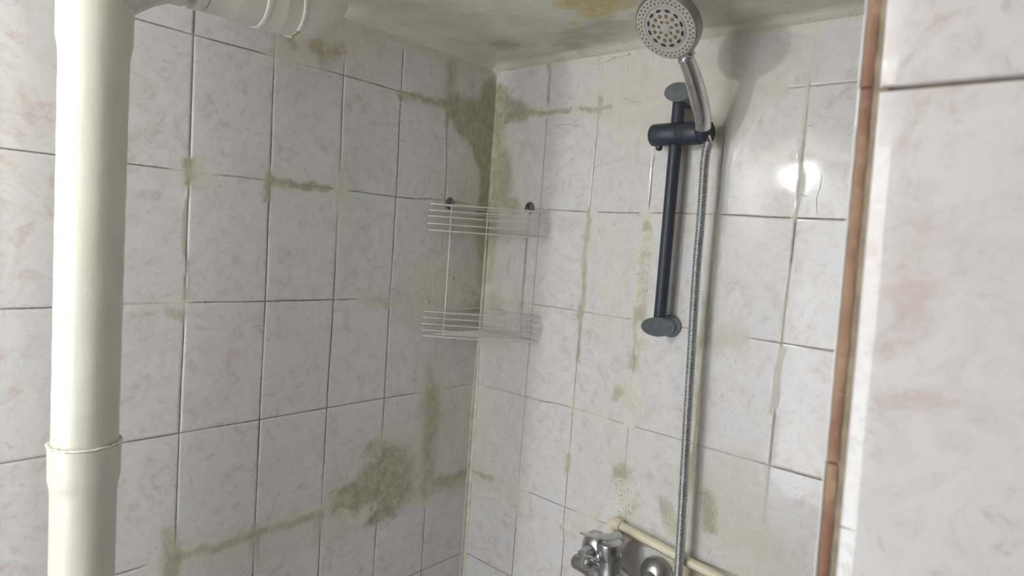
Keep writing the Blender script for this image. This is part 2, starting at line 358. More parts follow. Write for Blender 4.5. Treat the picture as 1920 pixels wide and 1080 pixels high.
CHN = ('cream', 'olive', 'white', 'brown', 'dark', 'comb')
def strokes(S, side):
    out = []
    for ch, st, r, pts in S:
        q = [uz(x, y, side) for x, y in pts]
        rr = r * sum(a[2] for a in q) / len(q) * (1.25 if side == 'L' else 1.15)
        out.append((ch, st, rr, [(a[0], a[1]) for a in q], min(a[0] for a in q) - rr * 1.7, max(a[0] for a in q) + rr * 1.7, min(a[1] for a in q) - rr * 1.7, max(a[1] for a in q) + rr * 1.7))
    return out
def seg_d(px, py, a, b):
    vx, vy = b[0] - a[0], b[1] - a[1]; L = vx * vx + vy * vy
    t = 0 if L == 0 else max(0, min(1, ((px - a[0]) * vx + (py - a[1]) * vy) / L))
    return math.hypot(px - a[0] - vx * t, py - a[1] - vy * t)
def breaks(lo, hi, joints, fine_lo, fine_hi, step, coarse, jw):
    c = set(); x = lo
    js = [j for j in joints if lo < j < hi]
    while x < hi:
        if all(abs(x - j) > jw * 2.2 for j in js): c.add(round(x, 5))
        x += step if fine_lo <= x <= fine_hi else coarse
    for j in js:
        for o in (-1.9, -1, -.45, .45, 1, 1.9): c.add(round(j + o * jw, 5))
    c.add(lo); c.add(hi); return sorted(c)
def sst(x): x = max(0, min(1, x)); return x * x * (3 - 2 * x)
def tiled_wall(name, side, a, J, S, umax, fine_u, combc):
    warp = warp_of(J, side, a); ST = strokes(S, side)
    ju = [a + i * PW for i in range(0 if side == 'R' else 0, 20)]
    jz = [RZ - k * PH_ for k in range(0, 8)]
    jw = .0017
    U = breaks(0, umax, ju, 0, fine_u, .005, .04, jw)
    Z = breaks(0, 2.30, jz, .78, 2.30, .005, .04, jw)
    U = [u for u in U]; nU, nZ = len(U), len(Z)
    tilt = {}
    rnd = random.Random(11 if side == 'L' else 5)
    verts = []; A = {c: [] for c in CHN}; A['joint'] = []; A['tid'] = []; A['phase'] = []
    cc = uz(*combc, side)
    for z in Z:
        for u in U:
            ti = math.floor((u - a) / PW); tk = math.floor((RZ - z) / PH_)
            if (ti, tk) not in tilt: tilt[(ti, tk)] = (rnd.uniform(-1, 1), rnd.uniform(-1, 1), rnd.random(), rnd.uniform(-1, 1))
            t = tilt[(ti, tk)]
            dj = min(min(abs(u - j) for j in ju), min(abs(z - j) for j in jz))
            jv = 1.0 if dj < jw * .6 else (.5 if dj < jw * 1.1 else 0.0)
            fine = u <= fine_u + .01 and z > .77
            du, dz = warp(u, z) if fine else (0, 0)
            if u == 0: du = 0
            uu, zz = u + du, z + dz
            ru, rz_ = uu, zz
            if fine:
                ru += .012 * mnoise.noise(Vector((uu * 28, zz * 12, 4.2 + ju[0]))) + .006 * mnoise.noise(Vector((uu * 85, zz * 40, 8))) 
                rz_ += .012 * mnoise.noise(Vector((uu * 25, zz * 22, 14.2))) + .007 * mnoise.noise(Vector((uu * 90, zz * 70, 3)))
            ms = dict.fromkeys(CHN, 0.0)
            if fine:
                for ch, st, rr, q, u0, u1, z0, z1 in ST:
                    if ru < u0 or ru > u1 or rz_ < z0 or rz_ > z1: continue
                    d = min(seg_d(ru, rz_, q[i], q[i + 1]) for i in range(len(q) - 1))
                    v = st * (1 - sst((d / rr - .25) / 1.3))
                    if v > ms[ch]: ms[ch] = v + .25 * ms[ch]
                    else: ms[ch] += .25 * v
            fu = ((u - a) / PW - ti - .5); fz = ((RZ - z) / PH_ - tk - .5)
            dep = (t[0] * fu * .0011 + t[1] * fz * .0013) + t[3] * .00015
            if jv: dep = -.0013 if jv > .9 else -.0008
            cov = min(1, max(ms['cream'], ms['olive'], ms['white']) * 1.1)
            if cov > 0: dep = dep * (1 - sst((cov - .3) * 1.6)) + .0006 * cov * mnoise.noise(Vector((uu * 60, zz * 25, 1)))
            if u < .006: dep = 0.0
            jv *= 1 - sst((max(ms['cream'] * 1.0, ms['white'] * 1.3) - .45) * 1.8) * .85
            for c in CHN: A[c].append(min(1.5, ms[c]))
            A['joint'].append(jv); A['tid'].append(t[2])
            # trowel marks run round the big putty patch, elsewhere straight down
            if side == 'L' and uu > .24: A['phase'].append(math.hypot((uu - cc[0]) * 1.0, (zz - cc[1]) * 1.15))
            else: A['phase'].append(uu * .9 + zz * .05)
            verts.append((dep, -uu, zz) if side == 'L' else (uu, -dep, zz))
    # flat thick body behind the tile face
    nb = len(verts)
    T = .12
    for (u, z) in ((0, 0), (umax, 0), (umax, 2.30), (0, 2.30)):
        verts.append((-T, -u, z) if side == 'L' else (u, T, z))
    faces = []
    for k in range(nZ - 1):
        for i in range(nU - 1):
            q = (k * nU + i, k * nU + i + 1, (k + 1) * nU + i + 1, (k + 1) * nU + i)
            faces.append(q if side == 'R' else q[::-1])
    back = (nb, nb + 3, nb + 2, nb + 1); faces.append(back if side == 'R' else back[::-1])
    me = bpy.data.meshes.new(name); me.from_pydata(verts, [], faces)
    for n, v in A.items():
        at_ = me.attributes.new(n, 'FLOAT', 'POINT'); at_.data.foreach_set('value', v + [0.0] * 4)
    me.shade_smooth(); me.update()
    return struct(link(name, me, M['wall']))
wl = tiled_wall('wall_left', 'L', AL, JL, SL, 3.2, 1.5, (690, 1015))
wr = tiled_wall('wall_right', 'R', AR, JR, SR, 2.4, 1.25, (1160, 740))

# hairline cracks and chips in the glaze
CKL = [[(488,379),(496,380),(503,380)],[(472,614),(482,611),(493,610)],[(488,742),(500,741),(515,743)],[(748,262),(757,263),(766,266)],[(705,271),(711,272)],[(667,263),(671,268)],[(722,273),(727,275)],
       [(903,480),(901,492),(904,496)],[(884,769),(886,762)],[(843,775),(849,770)],[(656,840),(660,846)],[(842,120),(845,140),(842,158)],[(847,690),(862,682),(875,716)],[(700,1010),(735,975),(760,960)],[(820,943),(848,930),(868,922)],[(600,960),(603,952)]]
CKR = [[(1015,352),(1025,352)],[(958,470),(953,498),(952,528)],[(1542,325),(1538,350),(1531,372),(1532,402)],[(1511,234),(1524,236)],[(1499,365),(1514,368)],[(1222,342),(1218,372),(1214,398)],[(1361,221),(1358,250),(1350,330)],
       [(1229,980),(1228,995),(1226,1008)],[(906,705),(907,718)],[(936,680),(935,696)],[(926,556),(932,556)],[(1040,236),(1060,233),(1095,238)],[(1118,110),(1130,118),(1150,110),(1178,104)],[(1093,108),(1120,100),(1128,112)],
       [(1176,190),(1190,191),(1205,190)],[(1084,200),(1094,196),(1102,203),(1112,199)],[(950,133),(958,131),(975,130)],[(1178,120),(1176,134)],[(1230,290),(1225,305),(1222,312)],[(930,200),(932,190),(938,178)],[(1082,640),(1086,655),(1082,668)],
       [(973,560),(972,586)],[(1310,925),(1325,924),(1338,917)],[(975,878),(983,882)],[(1326,1040),(1333,1033)],[(1353,738),(1352,745)],[(1497,730),(1499,731)],[(1257,1030),(1262,1033)]]
M['crack'] = simple('crack_dirt', (.24, .21, .17), .9)
for par, ax, CK in ((wl, 0, CKL), (wr, 1, CKR)):
    bm = bmesh.new()
    for c in CK:
        q = spline([at(x, y, ax, 0.0) for x, y in c], 4) if len(c) > 1 else []
        q = [p + Vector((0, random.uniform(-.0006, .0006), random.uniform(-.0006, .0006))) if ax == 0 else p + Vector((random.uniform(-.0006, .0006), 0, random.uniform(-.0006, .0006))) for p in q]
        sweep(bm, q, [.00015 + .0004 * math.sin(PI * (i + .5) / len(q)) for i in range(len(q))], 6)
    build('crack_lines', bm, M['crack'], par)

# filler strip in the corner, widening downwards
bm = bmesh.new(); rows = []
N = 120
for k in range(N + 1):
    z = .05 + (1.50 - .05) * k / N
    w = .0155 - .011 * sst((z - 1.0) / .5) + .0016 * mnoise.noise(Vector((3, 1, z * 40)))
    w2 = .0155 - .011 * sst((z - 1.0) / .5) + .0016 * mnoise.noise(Vector((9, 5, z * 40)))
    rows.append([bm.verts.new(p) for p in ((-.002, -w, z), (.0022, -w * .93, z), (.004, -.004, z), (w2 * .93, -.0022, z), (w2, .002, z))])
for r0, r1 in zip(rows, rows[1:]):
    for i in range(4): bm.faces.new((r0[i], r0[i + 1], r1[i + 1], r1[i]))
M['filler'] = simple('cream_corner_filler', (.66, .645, .56), .7, var=.12, scale=35, bump=.7, bscale=90)
struct(build('trim_1', bm, M['filler']))

# ------------------------------------------------------------------ ceiling
def ceiling():
    zc = 2.272
    xs = [i * .012 for i in range(-1, 125)] + [1.6, 2.0, 2.4]; ys = [-.012 * i for i in range(-1, 130)] + [-1.8, -2.2, -2.7, -3.2]
    Yl = [(.58, -.27, .06), (.62, -.36, .09), (.66, -.28, .05), (.55, -.34, .05), (.48, -.22, .02)]
    Gl = [(.45, -.12, .10), (.36, -.07, .07), (.55, -.18, .07), (.75, -.22, .08), (.18, -.16, .06)]
    verts, Y, G, K = [], [], [], []
    for y in ys:
        for x in xs:
            dx, dy = max(x, 0), max(-y, 0)
            n = mnoise.noise(Vector((x * 7, y * 7, 0))) * .0045 + mnoise.noise(Vector((x * 22, y * 22, 3))) * .0018
            def cove(d, o): r = .028 + .014 * mnoise.noise(Vector((o, x * 6, y * 6))); t = max(0, 1 - d / r); return t * t * .020 
            z = zc + n * min(1, min(dx, dy) / .02) - cove(dx, 1) - cove(dy, 7)
            verts.append((x, y, z))
            Y.append(max(1.2 * (1 - sst(math.hypot(x - a, (y - b)) / r / 1.5)) for a, b, r in Yl))
            G.append(max(1.2 * (1 - sst(math.hypot(x - a, (y - b)) / r / 1.5)) for a, b, r in Gl))
            K.append(max(0, 1 - dy / .07))
    n = len(xs); m_ = len(verts)
    faces = [(k * n + i, k * n + i + 1, (k + 1) * n + i + 1, (k + 1) * n + i) for k in range(len(ys) - 1) for i in range(n - 1)]
    for p in ((-.012, .012), (2.4, .012), (2.4, -3.2), (-.012, -3.2)): verts.append((*p, 2.40))
    faces.append((m_, m_ + 3, m_ + 2, m_ + 1))
    me = bpy.data.meshes.new('ceiling'); me.from_pydata(verts, [], faces)
    for nm, v in (('yellow', Y), ('grey', G), ('dark', K)):
        me.attributes.new(nm, 'FLOAT', 'POINT').data.foreach_set('value', v + [0.0] * 4)
    me.shade_smooth(); struct(link('ceiling', me, M['ceiling']))
ceiling()
def box(bm, x0, x1, y0, y1, z0, z1):
    v = [bm.verts.new((x, y, z)) for z in (z0, z1) for x, y in ((x0, y0), (x1, y0), (x1, y1), (x0, y1))]
    for f in ((3, 2, 1, 0), (4, 5, 6, 7), (0, 1, 5, 4), (1, 2, 6, 5), (2, 3, 7, 6), (3, 0, 4, 7)): bm.faces.new([v[i] for i in f])
bm = bmesh.new(); box(bm, -.12, 2.4, -3.2, .12, -.06, 0)
struct(build('floor', bm, M['floor'], smooth=False))

bm = bmesh.new(); box(bm, 2.4, 2.5, -3.2, .12, 0, 2.40)
struct(build('wall_opposite_added', bm, M['wall_paint'], smooth=False))  # unseen wall, added to block sky light that would brighten the left wall
bm = bmesh.new(); box(bm, .88, 2.4, -2.60, -2.50, 0, 2.262)
struct(build('wall_back_added', bm, M['floor'], smooth=False))  # unseen wall, added to shade the near partition; dark material cuts bounce

# ------------------------------------------------------------------ the near partition with its exposed tile edge
EX, EY = 1.4165, -1.055
def near_wall():
    bm = bmesh.new(); box(bm, EX + .012, 2.4, EY + .006, EY + .12, 0, 2.262)
    w = struct(build('wall_near', bm, M['mortar'], smooth=False))
    # face tiles: bevelled slabs, each with its own joint line
    x0 = 1.4345
    rows_ = [0, .095, .450, .805, 1.160, 1.8290, 2.185, 2.262]
    bm = bmesh.new()
    tl = bm.verts.layers.float.new('tid')
    cols = [x0, x0 + .2, x0 + .4, x0 + .6, 2.4]
    for k in range(len(rows_) - 1):
        for i in range(len(cols) - 1):
            xa, xb = cols[i] + (.0012 if i else 0), cols[i + 1] - .0012
            dx = .0075 * (1.62 - (rows_[k] + rows_[k + 1]) / 2) if i == 0 else 0
            za, zb = rows_[k] + .0017, rows_[k + 1] - .0017
            tid = random.random(); e = .0025
            pr = []
            nx, nz = 10, 14
            # profile grid with rounded rim
            gx = [xa, xa + e * .35, xa + e] + [xa + e + (xb - xa - 2 * e) * j / nx for j in range(1, nx)] + [xb - e, xb - e * .35, xb]
            gz = [za, za + e * .35, za + e] + [za + e + (zb - za - 2 * e) * j / nz for j in range(1, nz)] + [zb - e, zb - e * .35, zb]
            def dp(q, a_, b_):
                d = min(q - a_, b_ - q); t = max(0, 1 - d / e); return (1 - math.sqrt(max(0, 1 - t * t))) * e
            g = [[bm.verts.new((x, EY - .003 + max(dp(x, xa, xb), dp(z, za, zb)) + .0004 * math.sin(z * 30 + x * 20) , z)) for x in gx] for z in gz]
            for r in g:
                for j, v in enumerate(r):
                    v[tl] = tid
                    if i == 0: # the left rim follows the edge, slightly out of plumb
                        v.co.x += (1.66 - v.co.z) * .021 * max(0, 1 - (v.co.x - xa) / (xb - xa))
            for r0, r1 in zip(g, g[1:]):
                for j in range(len(r0) - 1): bm.faces.new((r0[j], r0[j + 1], r1[j + 1], r1[j]))
            # sides back to the mortar
            rim = [r[0] for r in g] + g[-1][1:] + [r[-1] for r in g[::-1]][1:] + g[0][::-1][1:-1]
            bk = []
            for v in rim:
                b = bm.verts.new((v.co.x, EY + .0065, v.co.z)); b[tl] = tid; bk.append(b)
            for j in range(len(rim)):
                bm.faces.new((rim[j - 1], rim[j], bk[j], bk[j - 1]))
    t = build('tile_face', bm, M['wall'], w, auto=60)
    t['label'] = 'white marbled tiles on the near wall face'
    bm = bmesh.new(); a_, b_ = at(1570, 986, 1, EY - .003), at(1606, 997, 1, EY - .003)
    sweep(bm, [a_, a_.lerp(b_, .4) + Vector((0, 0, .0003)), b_], [.0008, .0007, .0002], 8); build('tile_crack', bm, M['mortar'], w)
    # reveal tiles of the side towards the shower: bare biscuit edges and glazed outer skin
    zs = [0, .285, .594, .903, 1.212, 1.5215, 1.8315, 2.140, 2.262]
    for nm, mat, xa, xb, ya in (('tile_edge', M['brick'], .0022, .0112, EY + .0003), ('tile_glaze', M['glaze'], .0, .0024, EY - .0006)):
        bm = bmesh.new()
        for k in range(len(zs) - 1):
            za, zb = zs[k] + .0008, zs[k + 1] - .0008; n = 40; rings = []
            off = random.uniform(-.0006, .0006) + (.0018 if 1.8 > zs[k] > 1.5 else 0) * 0
            for j in range(n + 1):
                z = za + (zb - za) * j / n
                lean = (1.83 - z) * .018 if z < 1.83 else (1.83 - z) * .012
                wob = .0007 * mnoise.noise(Vector((1, 2, z * 60)))
                xl, xr = EX - .0022 + xa + lean + off + wob * .5, EX - .0022 + xb + lean + off + wob * (1 if nm == 'tile_edge' else .5)
                rr = .0008 if nm == 'tile_glaze' else .0004
                rings.append([bm.verts.new(p) for p in ((xl, EY + .10, z), (xl, ya + rr * 1.6, z), (xl + rr * .6, ya + rr * .4, z), (xl + rr * 1.6, ya, z), (xr - rr, ya + wob, z), (xr, ya + rr, z), (xr, EY + .10, z))])
            for r0, r1 in zip(rings, rings[1:]):
                for j in range(7): bm.faces.new((r0[j], r0[(j + 1) % 7], r1[(j + 1) % 7], r1[j]))
            bm.faces.new(rings[0]); bm.faces.new(rings[-1][::-1])
        o = build(nm, bm, mat, w, auto=50)
    bm = bmesh.new(); rings = []
    for j in range(300):   # rough mortar between biscuit edge and face tile
        z = .01 + 2.25 * j / 299; lean = (1.83 - z) * .018
        f = EY + .0012 + .0012 * mnoise.noise(Vector((4, 4, z * 70)))
        rings.append([bm.verts.new(p) for p in ((EX + .0075 + lean, EY + .012, z), (EX + .0085 + lean, f, z), (EX + .0205 + lean, f + .0008, z), (EX + .022 + lean, EY + .012, z))])
    for r0, r1 in zip(rings, rings[1:]):
        for j in range(4): bm.faces.new((r0[j], r0[(j + 1) % 4], r1[(j + 1) % 4], r1[j]))
    bm.faces.new(rings[0]); bm.faces.new(rings[-1][::-1])
    build('mortar_line', bm, M['mortar'], w)
near_wall()

# ------------------------------------------------------------------ drain stack
PT, PB = Vector((.2235, -1.2600, 2.20)), Vector((.1835, -1.2500, 1.06))
def pax(z): return PB + (PT - PB) * ((z - PB.z) / (PT.z - PB.z))
ZR = at(155, 828, 1, -1.255).z
ds = thing('drain_stack', 'thick cream painted vertical drain pipe with side branch under the ceiling', 'drain pipe', pax(0.0))
def part(name, bm, mat, root, auto=None):
    org = Vector(root.location); bmesh.ops.translate(bm, verts=bm.verts, vec=-org)
    return build(name, bm, mat, root, auto=auto)
# upper pipe with its socket at the top
zt = at(165, 18, 1, -1.255).z; zs_ = at(165, 100, 1, -1.255).z
bm = bmesh.new()
zz = [ZR - .012] + [ZR + (zs_ - .02 - ZR) * k / 30 for k in range(31)] + [zs_ - .008, zs_ + .004, zs_ + .012, zt - .006, zt - .001, zt]
rr = [.0530] + [.0545 + .0004 * math.sin(k * 1.9) for k in range(31)] + [.0552, .0572, .0590, .0592, .0590, .0560]
sweep(bm, [pax(z) for z in zz], rr, 64); part('upper_pipe', bm, M['paint'], ds)
# lower pipe with socket
bm = bmesh.new(); zl = at(155, 905, 1, -1.255).z
zz = [0.0, .5, .9, zl - .02, zl - .008, zl, zl + .010, ZR - .03, ZR - .008, ZR - .001, ZR]
rr = [.0545, .0545, .0545, .0547, .0553, .0568, .0590, .0592, .0600, .0606, .0575]
sweep(bm, [pax(z) for z in zz], rr, 64); part('lower_pipe', bm, M['paint'], ds)
# ragged bead of paint on the rim
bm = bmesh.new(); n = 160; rings = []
for k in range(n):
    a = 2 * PI * k / n; c = pax(ZR); q = mnoise.noise(Vector((math.cos(a) * 9, math.sin(a) * 9, 2)))
    rm = .0592 + .0014 * q; h = .0022 + .0020 * mnoise.noise(Vector((math.cos(a) * 14, math.sin(a) * 14, 7)))
    dz = .0022 * mnoise.noise(Vector((math.cos(a) * 3, math.sin(a) * 3, 5)))
    d = Vector((math.cos(a), math.sin(a), 0))
    rings.append([bm.verts.new(c + d * (rm + .0022 * math.cos(t)) + Vector((0, 0, dz + h * math.sin(t)))) for t in [2 * PI * j / 8 for j in range(8)]])
for i in range(n):
    for j in range(8): bm.faces.new((rings[i - 1][j], rings[i - 1][(j + 1) % 8], rings[i][(j + 1) % 8], rings[i][j]))
part('paint_bead', bm, M['bead'], ds)
# tee: body and side branch joined by a smooth gusset, as one skin
BR = Vector((.2235, -1.26, 2.132)); BD = Vector((0.0, 1.0, .052)).normalized()
bm = bmesh.new()
sweep(bm, [pax(z) for z in (zt - .02, zt, zt + .02, 2.15, 2.2, 2.285)], [.055, .0560, .0562, .0562, .056, .056], 64)
o = part('tee_fitting', bm, M['paint'], ds)
bm = bmesh.new()
L0 = [(.0, .062), (.05, .062), (.066, .0575), (.080, .0545), (.10, .0525), (.142, .0525)]
sweep(bm, [BR + BD * h for h, r in L0], [r for h, r in L0], 64)
# 45 degree shoulder under the branch
sweep(bm, [BR + Vector((0, -.022, -.078)), BR + Vector((0, .020, -.052)), BR + Vector((0, .064, -.018)), BR + Vector((0, .105, .003))], [.050, .0530, .0530, .0515], 48)
part('branch_socket', bm, M['paint'], ds)
def yb(px): # distance along the branch for the ring seen at pixel px
    lo, hi = .05, .6
    for _ in range(30):
        m_ = (lo + hi) / 2; p = BR + BD * m_ - Vector((0, 0, .055)); d = p - CAM
        if 960 + FPX * d.dot(RT) / d.dot(FW) < px: lo = m_
        else: hi = m_
    return lo
h1, h2, h3, h4, h5 = yb(377), yb(432), yb(480), yb(512), yb(545)
bm = bmesh.new(); sweep(bm, [BR + BD * h for h in (h1 - .012, h1 + .004)], .0508, 64); part('joint_gap', bm, M['seal'], ds)
bm = bmesh.new()
sweep(bm, [BR + BD * h for h in (h1 - .02, h1 - .004, h1 - .001, h1)], [.0525, .0532, .0528, .050], 64); part('socket_rim', bm, M['paint'], ds)
bm = bmesh.new()
pr_ = [(h1 + .001, .050), (h1 + .003, .0525), (h2 - .008, .0530), (h2 - .003, .0548), (h2 + .004, .0552), (h3 - .004, .0556), (h3 - .001, .053)]
sweep(bm, [BR + BD * h for h, r in pr_], [r for h, r in pr_], 64); part('branch_pipe', bm, M['paint'], ds)
bm = bmesh.new()
pr_ = [(h3 - .006, .0545), (h3 - .003, .0585), (h3 + .002, .0592), (h3 + .006, .0580), (h3 + .009, .0560)]
sweep(bm, [BR + BD * h for h, r in pr_], [r for h, r in pr_], 64); part('coupling_rim', bm, M['bead'], ds)
bm = bmesh.new()
pr_ = [(h3 + .006, .0560), (h4 - .004, .0568), (h4, .0582), (h4 + .007, .0581), (h4 + .012, .0570), (h5 - .004, .0575), (h5 - .003, .0575)]
sweep(bm, [BR + BD * h for h, r in pr_], [r for h, r in pr_], 64); part('coupling', bm, M['paint'], ds)
bm = bmesh.new()
pr_ = [(h5 - .005, .0572), (h5 - .003, .0600), (h5 + .001, .0607), (h5 + .004, .0590), (h5 + .006, .0572)]
sweep(bm, [BR + BD * h for h, r in pr_], [r for h, r in pr_], 64); part('elbow_rim', bm, M['bead'], ds)
bm = bmesh.new(); e0 = BR + BD * (h5 + .002); R_ = .062; pts = []
pts.append(e0); pts.append(e0 + BD * .012)
for k in range(1, 15):
    a = PI / 2 * k / 14; pts.append(e0 + BD * (.012 + R_ * math.sin(a)) + Vector((0, 0, R_ * (1 - math.cos(a)))))
pts.append(pts[-1] + Vector((0, 0, .05))); pts.append(pts[-1] + Vector((0, 0, .03)))
sweep(bm, pts, [.0575, .0580] + [.0575] * 14 + [.0575, .0575], 64, upref=(1, 0, 0)); part('elbow', bm, M['paint'], ds)
bm = bmesh.new()
for k in range(3):
    a = .12 + k * .16; c = BR + BD * (h5 + .001) + Vector((math.sin(a) * .0592, 0, -math.cos(a) * .0592))
    bmesh.ops.create_icosphere(bm, subdivisions=2, radius=.0028 + .0012 * random.random(), matrix=Matrix.Translation(c) @ Matrix.Diagonal((1.4, 1, .8, 1)))
part('rust_spot', bm, M['rust'], ds)

# ------------------------------------------------------------------ wire corner caddy
WR = .0017
cz = thing('corner_caddy', 'white wire corner caddy with two baskets hanging in the shower corner', 'shower caddy', (.02, -.02, 1.36))
def plan(s, g=.010, r=.035, bow=.012):
    """corner basket outline seen from above, open polygon as closed loop; s = side length"""
    P = [Vector((g, -g, 0)), Vector((s * .55, -g, 0)), Vector((s - r, -g, 0)), Vector((s - r * .35, -g - .003, 0)), Vector((s - r * .12, -g - .012, 0))]
    q0 = Vector((s - r * .45, -g - .030, 0)); q1 = Vector((g + .030, -s + r * .45, 0)); nrm = Vector((1, -1, 0)).normalized()
    for k in range(9):
        t = k / 8; P.append(q0.lerp(q1, t) + nrm * bow * math.sin(PI * t))
    P += [Vector((g + .012, -s + r * .12, 0)), Vector((g + .003, -s + r * .35, 0)), Vector((g, -s + r, 0)), Vector((g, -s * .55, 0))]
    return P
def loop_pts(P, n=6):
    N = len(P); out = []
    for i in range(N):
        p0, p1, p2, p3 = P[i - 1], P[i], P[(i + 1) % N], P[(i + 2) % N]
        if i in (0, N - 1): # keep the inner corner tight
            for k in range(n): out.append(p1.lerp(p2, k / n))
            continue
        for k in range(n):
            t = k / n; out.append(.5 * ((2 * p1) + (p2 - p0) * t + (2 * p0 - 5 * p1 + 4 * p2 - p3) * t * t + (3 * p1 - p0 - 3 * p2 + p3) * t ** 3))
    return out
def basket(zlev, s):
    bk = None
    for k, z in enumerate(zlev):
        bm = bmesh.new(); P = loop_pts(plan(s[k]))
        sweep(bm, [p + Vector((0, 0, z)) for p in P], WR * (1.25 if k in (0, len(zlev) - 1) else 1), 10, closed=True)
        if k == 0:   # floor wires fan out from the corner over the bottom ring
            bk = part('basket', bm, M['wire'], cz); bk['label'] = 'wire basket rim ring'
            bm = bmesh.new()
            for j in range(1, 10):
                f = j / 10; a = Vector((.010, -.010 - (s[0] - .05) * (1 - f), z)); b = Vector((.010 + (s[0] - .05) * f, -.010, z))
                c = .02 + (s[0] - .045) * f
                # wires run parallel to the front rail
                a = Vector((.010, -c, z + .0005)); b = Vector((c, -.010, z + .0005))
                sweep(bm, [a, b], WR * .8, 8)
            fl = part('floor_wires', bm, M['wire'], cz)
        else:
            part('ring_wire', bm, M['wire'], cz)
    top = zlev[-1]
    # two short uprights on the front
    for t in ((.2327, -.0573), (.0613, -.2287)):
        nrm = Vector((1, -1, 0)).normalized(); p = Vector((t[0], t[1], 0)) + nrm * .003
        bm = bmesh.new(); sweep(bm, [p + Vector((0, 0, zlev[0] - .004)), p + Vector((0, 0, top + .004))], WR * 1.1, 10); part('front_wire', bm, M['wire'], cz)
basket([1.6985, 1.7190, 1.7420, 1.7600, 1.7800], [.283, .290, .290, .286, .280])
basket([1.3640, 1.3835, 1.4035, 1.4235, 1.4420], [.276, .283, .288, .284, .278])
for x, y, z0, z1 in ((.011, -.011, 1.36, 1.775), (.011, -.1807, 1.362, 1.786), (.1884, -.011, 1.362, 1.790)):
    bm = bmesh.new(); sweep(bm, [(x, y, z0), (x, y, z1)], WR * 1.25, 10); part('upright_wire', bm, M['wire'], cz)
# the hooks the caddy hangs from
def hook(label, p, d):
    p = Vector(p); d = Vector(d)
    h = thing('wall_hook', label, 'hook', p, 'dark round hooks holding the corner caddy')
    bm = bmesh.new(); lathe(bm, p - d * .001, d, [(0, .0165), (.002, .0168), (.0045, .0145), (.006, .009), (.0075, 0)], 28, ell=(1.2, 1.15), uref=Vector((0, 0, 1)).cross(d))
    part('suction_disc', bm, M['hook'], h)
    bm = bmesh.new(); q = p + Vector((0, 0, .004))
    sweep(bm, spline([q + d * .004, q + d * .012, q + d * .015 + Vector((0, 0, -.006)), q + d * .017 + Vector((0, 0, -.001)), q + d * .018 + Vector((0, 0, .006))], 6), .0022, 10)
    part('hook_arm', bm, M['hook'], h)
hook('dark grey round hook on the left wall, left side of the wire caddy', (.0, -.1807, 1.789), (1, 0, 0))
hook('dark grey round hook on the right wall, right side of the wire caddy', (.1884, 0, 1.794), (0, -1, 0))

# ------------------------------------------------------------------ shower rail
BX, BY = .7165, -.046
rail = thing('shower_rail', 'black vertical shower slide bar with grey brackets on the right wall', 'shower rail', (BX, 0, 1.48))
bm = bmesh.new(); sweep(bm, [(BX, BY, z) for z in (1.470, 1.475, 1.7, 1.9, 2.090, 2.098)], [.0160, .0168, .0168, .0168, .0168, .0160], 32)
part('rail_pole', bm, M['black'], rail)
def bracket(x, z, dl, dr, r, up):
    root = None
    bm = bmesh.new(); seg = 40; rings = []
    for s in range(7):
        ring = []
        for k in range(seg):
            a = 2 * PI * k / seg; cx = math.cos(a) * r; cz_ = math.sin(a) * r
            dmax = (dl + dr) / 2 - (dl - dr) / 2 * math.cos(a) + up * math.sin(a)
            t = [0.0, .03, .25, .6, .93, .985, 1.0][s]; sh = [1, 1, .93, .93, 1.0, 1.0, .94][s]
            ring.append(bm.verts.new((x + cx * sh, -(.004 + (dmax - .004) * t), z + cz_ * sh)))
        rings.append(ring)
    for a, b in zip(rings, rings[1:]):
        for k in range(seg): bm.faces.new((a[k], a[(k + 1) % seg], b[(k + 1) % seg], b[k]))
    c = bm.verts.new((x, -((dl + dr) / 2 + .0015), z))
    for k in range(seg): bm.faces.new((rings[-1][k], rings[-1][(k + 1) % seg], c))
    bm.faces.new(rings[0])
    b = part('bracket', bm, M['greycap'], rail, 35)
    bm = bmesh.new(); lathe(bm, (x + .004, .001, z), (0, -1, 0), [(0, .030), (.003, .0318), (.007, .0312), (.0095, .028), (.012, .024)], 40)
    f = build('flange', bm, M['greycap'], rail); f.parent = b; bmv = f.data
    bmv.transform(Matrix.Translation(-Vector(rail.location)))
bracket(.7245, 1.4815, .112, .030, .0268, .010)
bracket(.7225, 2.1030, .092, .050, .0275, -.012)
# slider with its cone holder
SZ = 1.9965
bm = bmesh.new()
lathe(bm, (.648, -.052, SZ), (1, 0, 0), [(0, .0), (.0, .025), (.003, .0285), (.008, .0298), (.076, .0302), (.078, .0292), (.081, .0292), (.083, .0302), (.138, .0300), (.143, .0285), (.145, .018)], 36)
sl = part('slider', bm, M['black'], rail)
bm = bmesh.new(); lathe(bm, (.786, -.052, SZ), (1, 0, 0), [(0, .015), (.014, .016), (.015, .0265), (.020, .0290), (.028, .0284), (.031, .024), (.032, 0)], 36)
k = build('knob', bm, M['black'], rail); k.parent = sl; k.data.transform(Matrix.Translation(-Vector(rail.location)))
bm = bmesh.new(); lathe(bm, (.672, -.052, SZ - .026), (0, 0, -1), [(0, .009), (.010, .009), (.014, .0075), (.016, .004)], 20)
k = build('release_button', bm, M['black'], rail); k.parent = sl; k.data.transform(Matrix.Translation(-Vector(rail.location)))
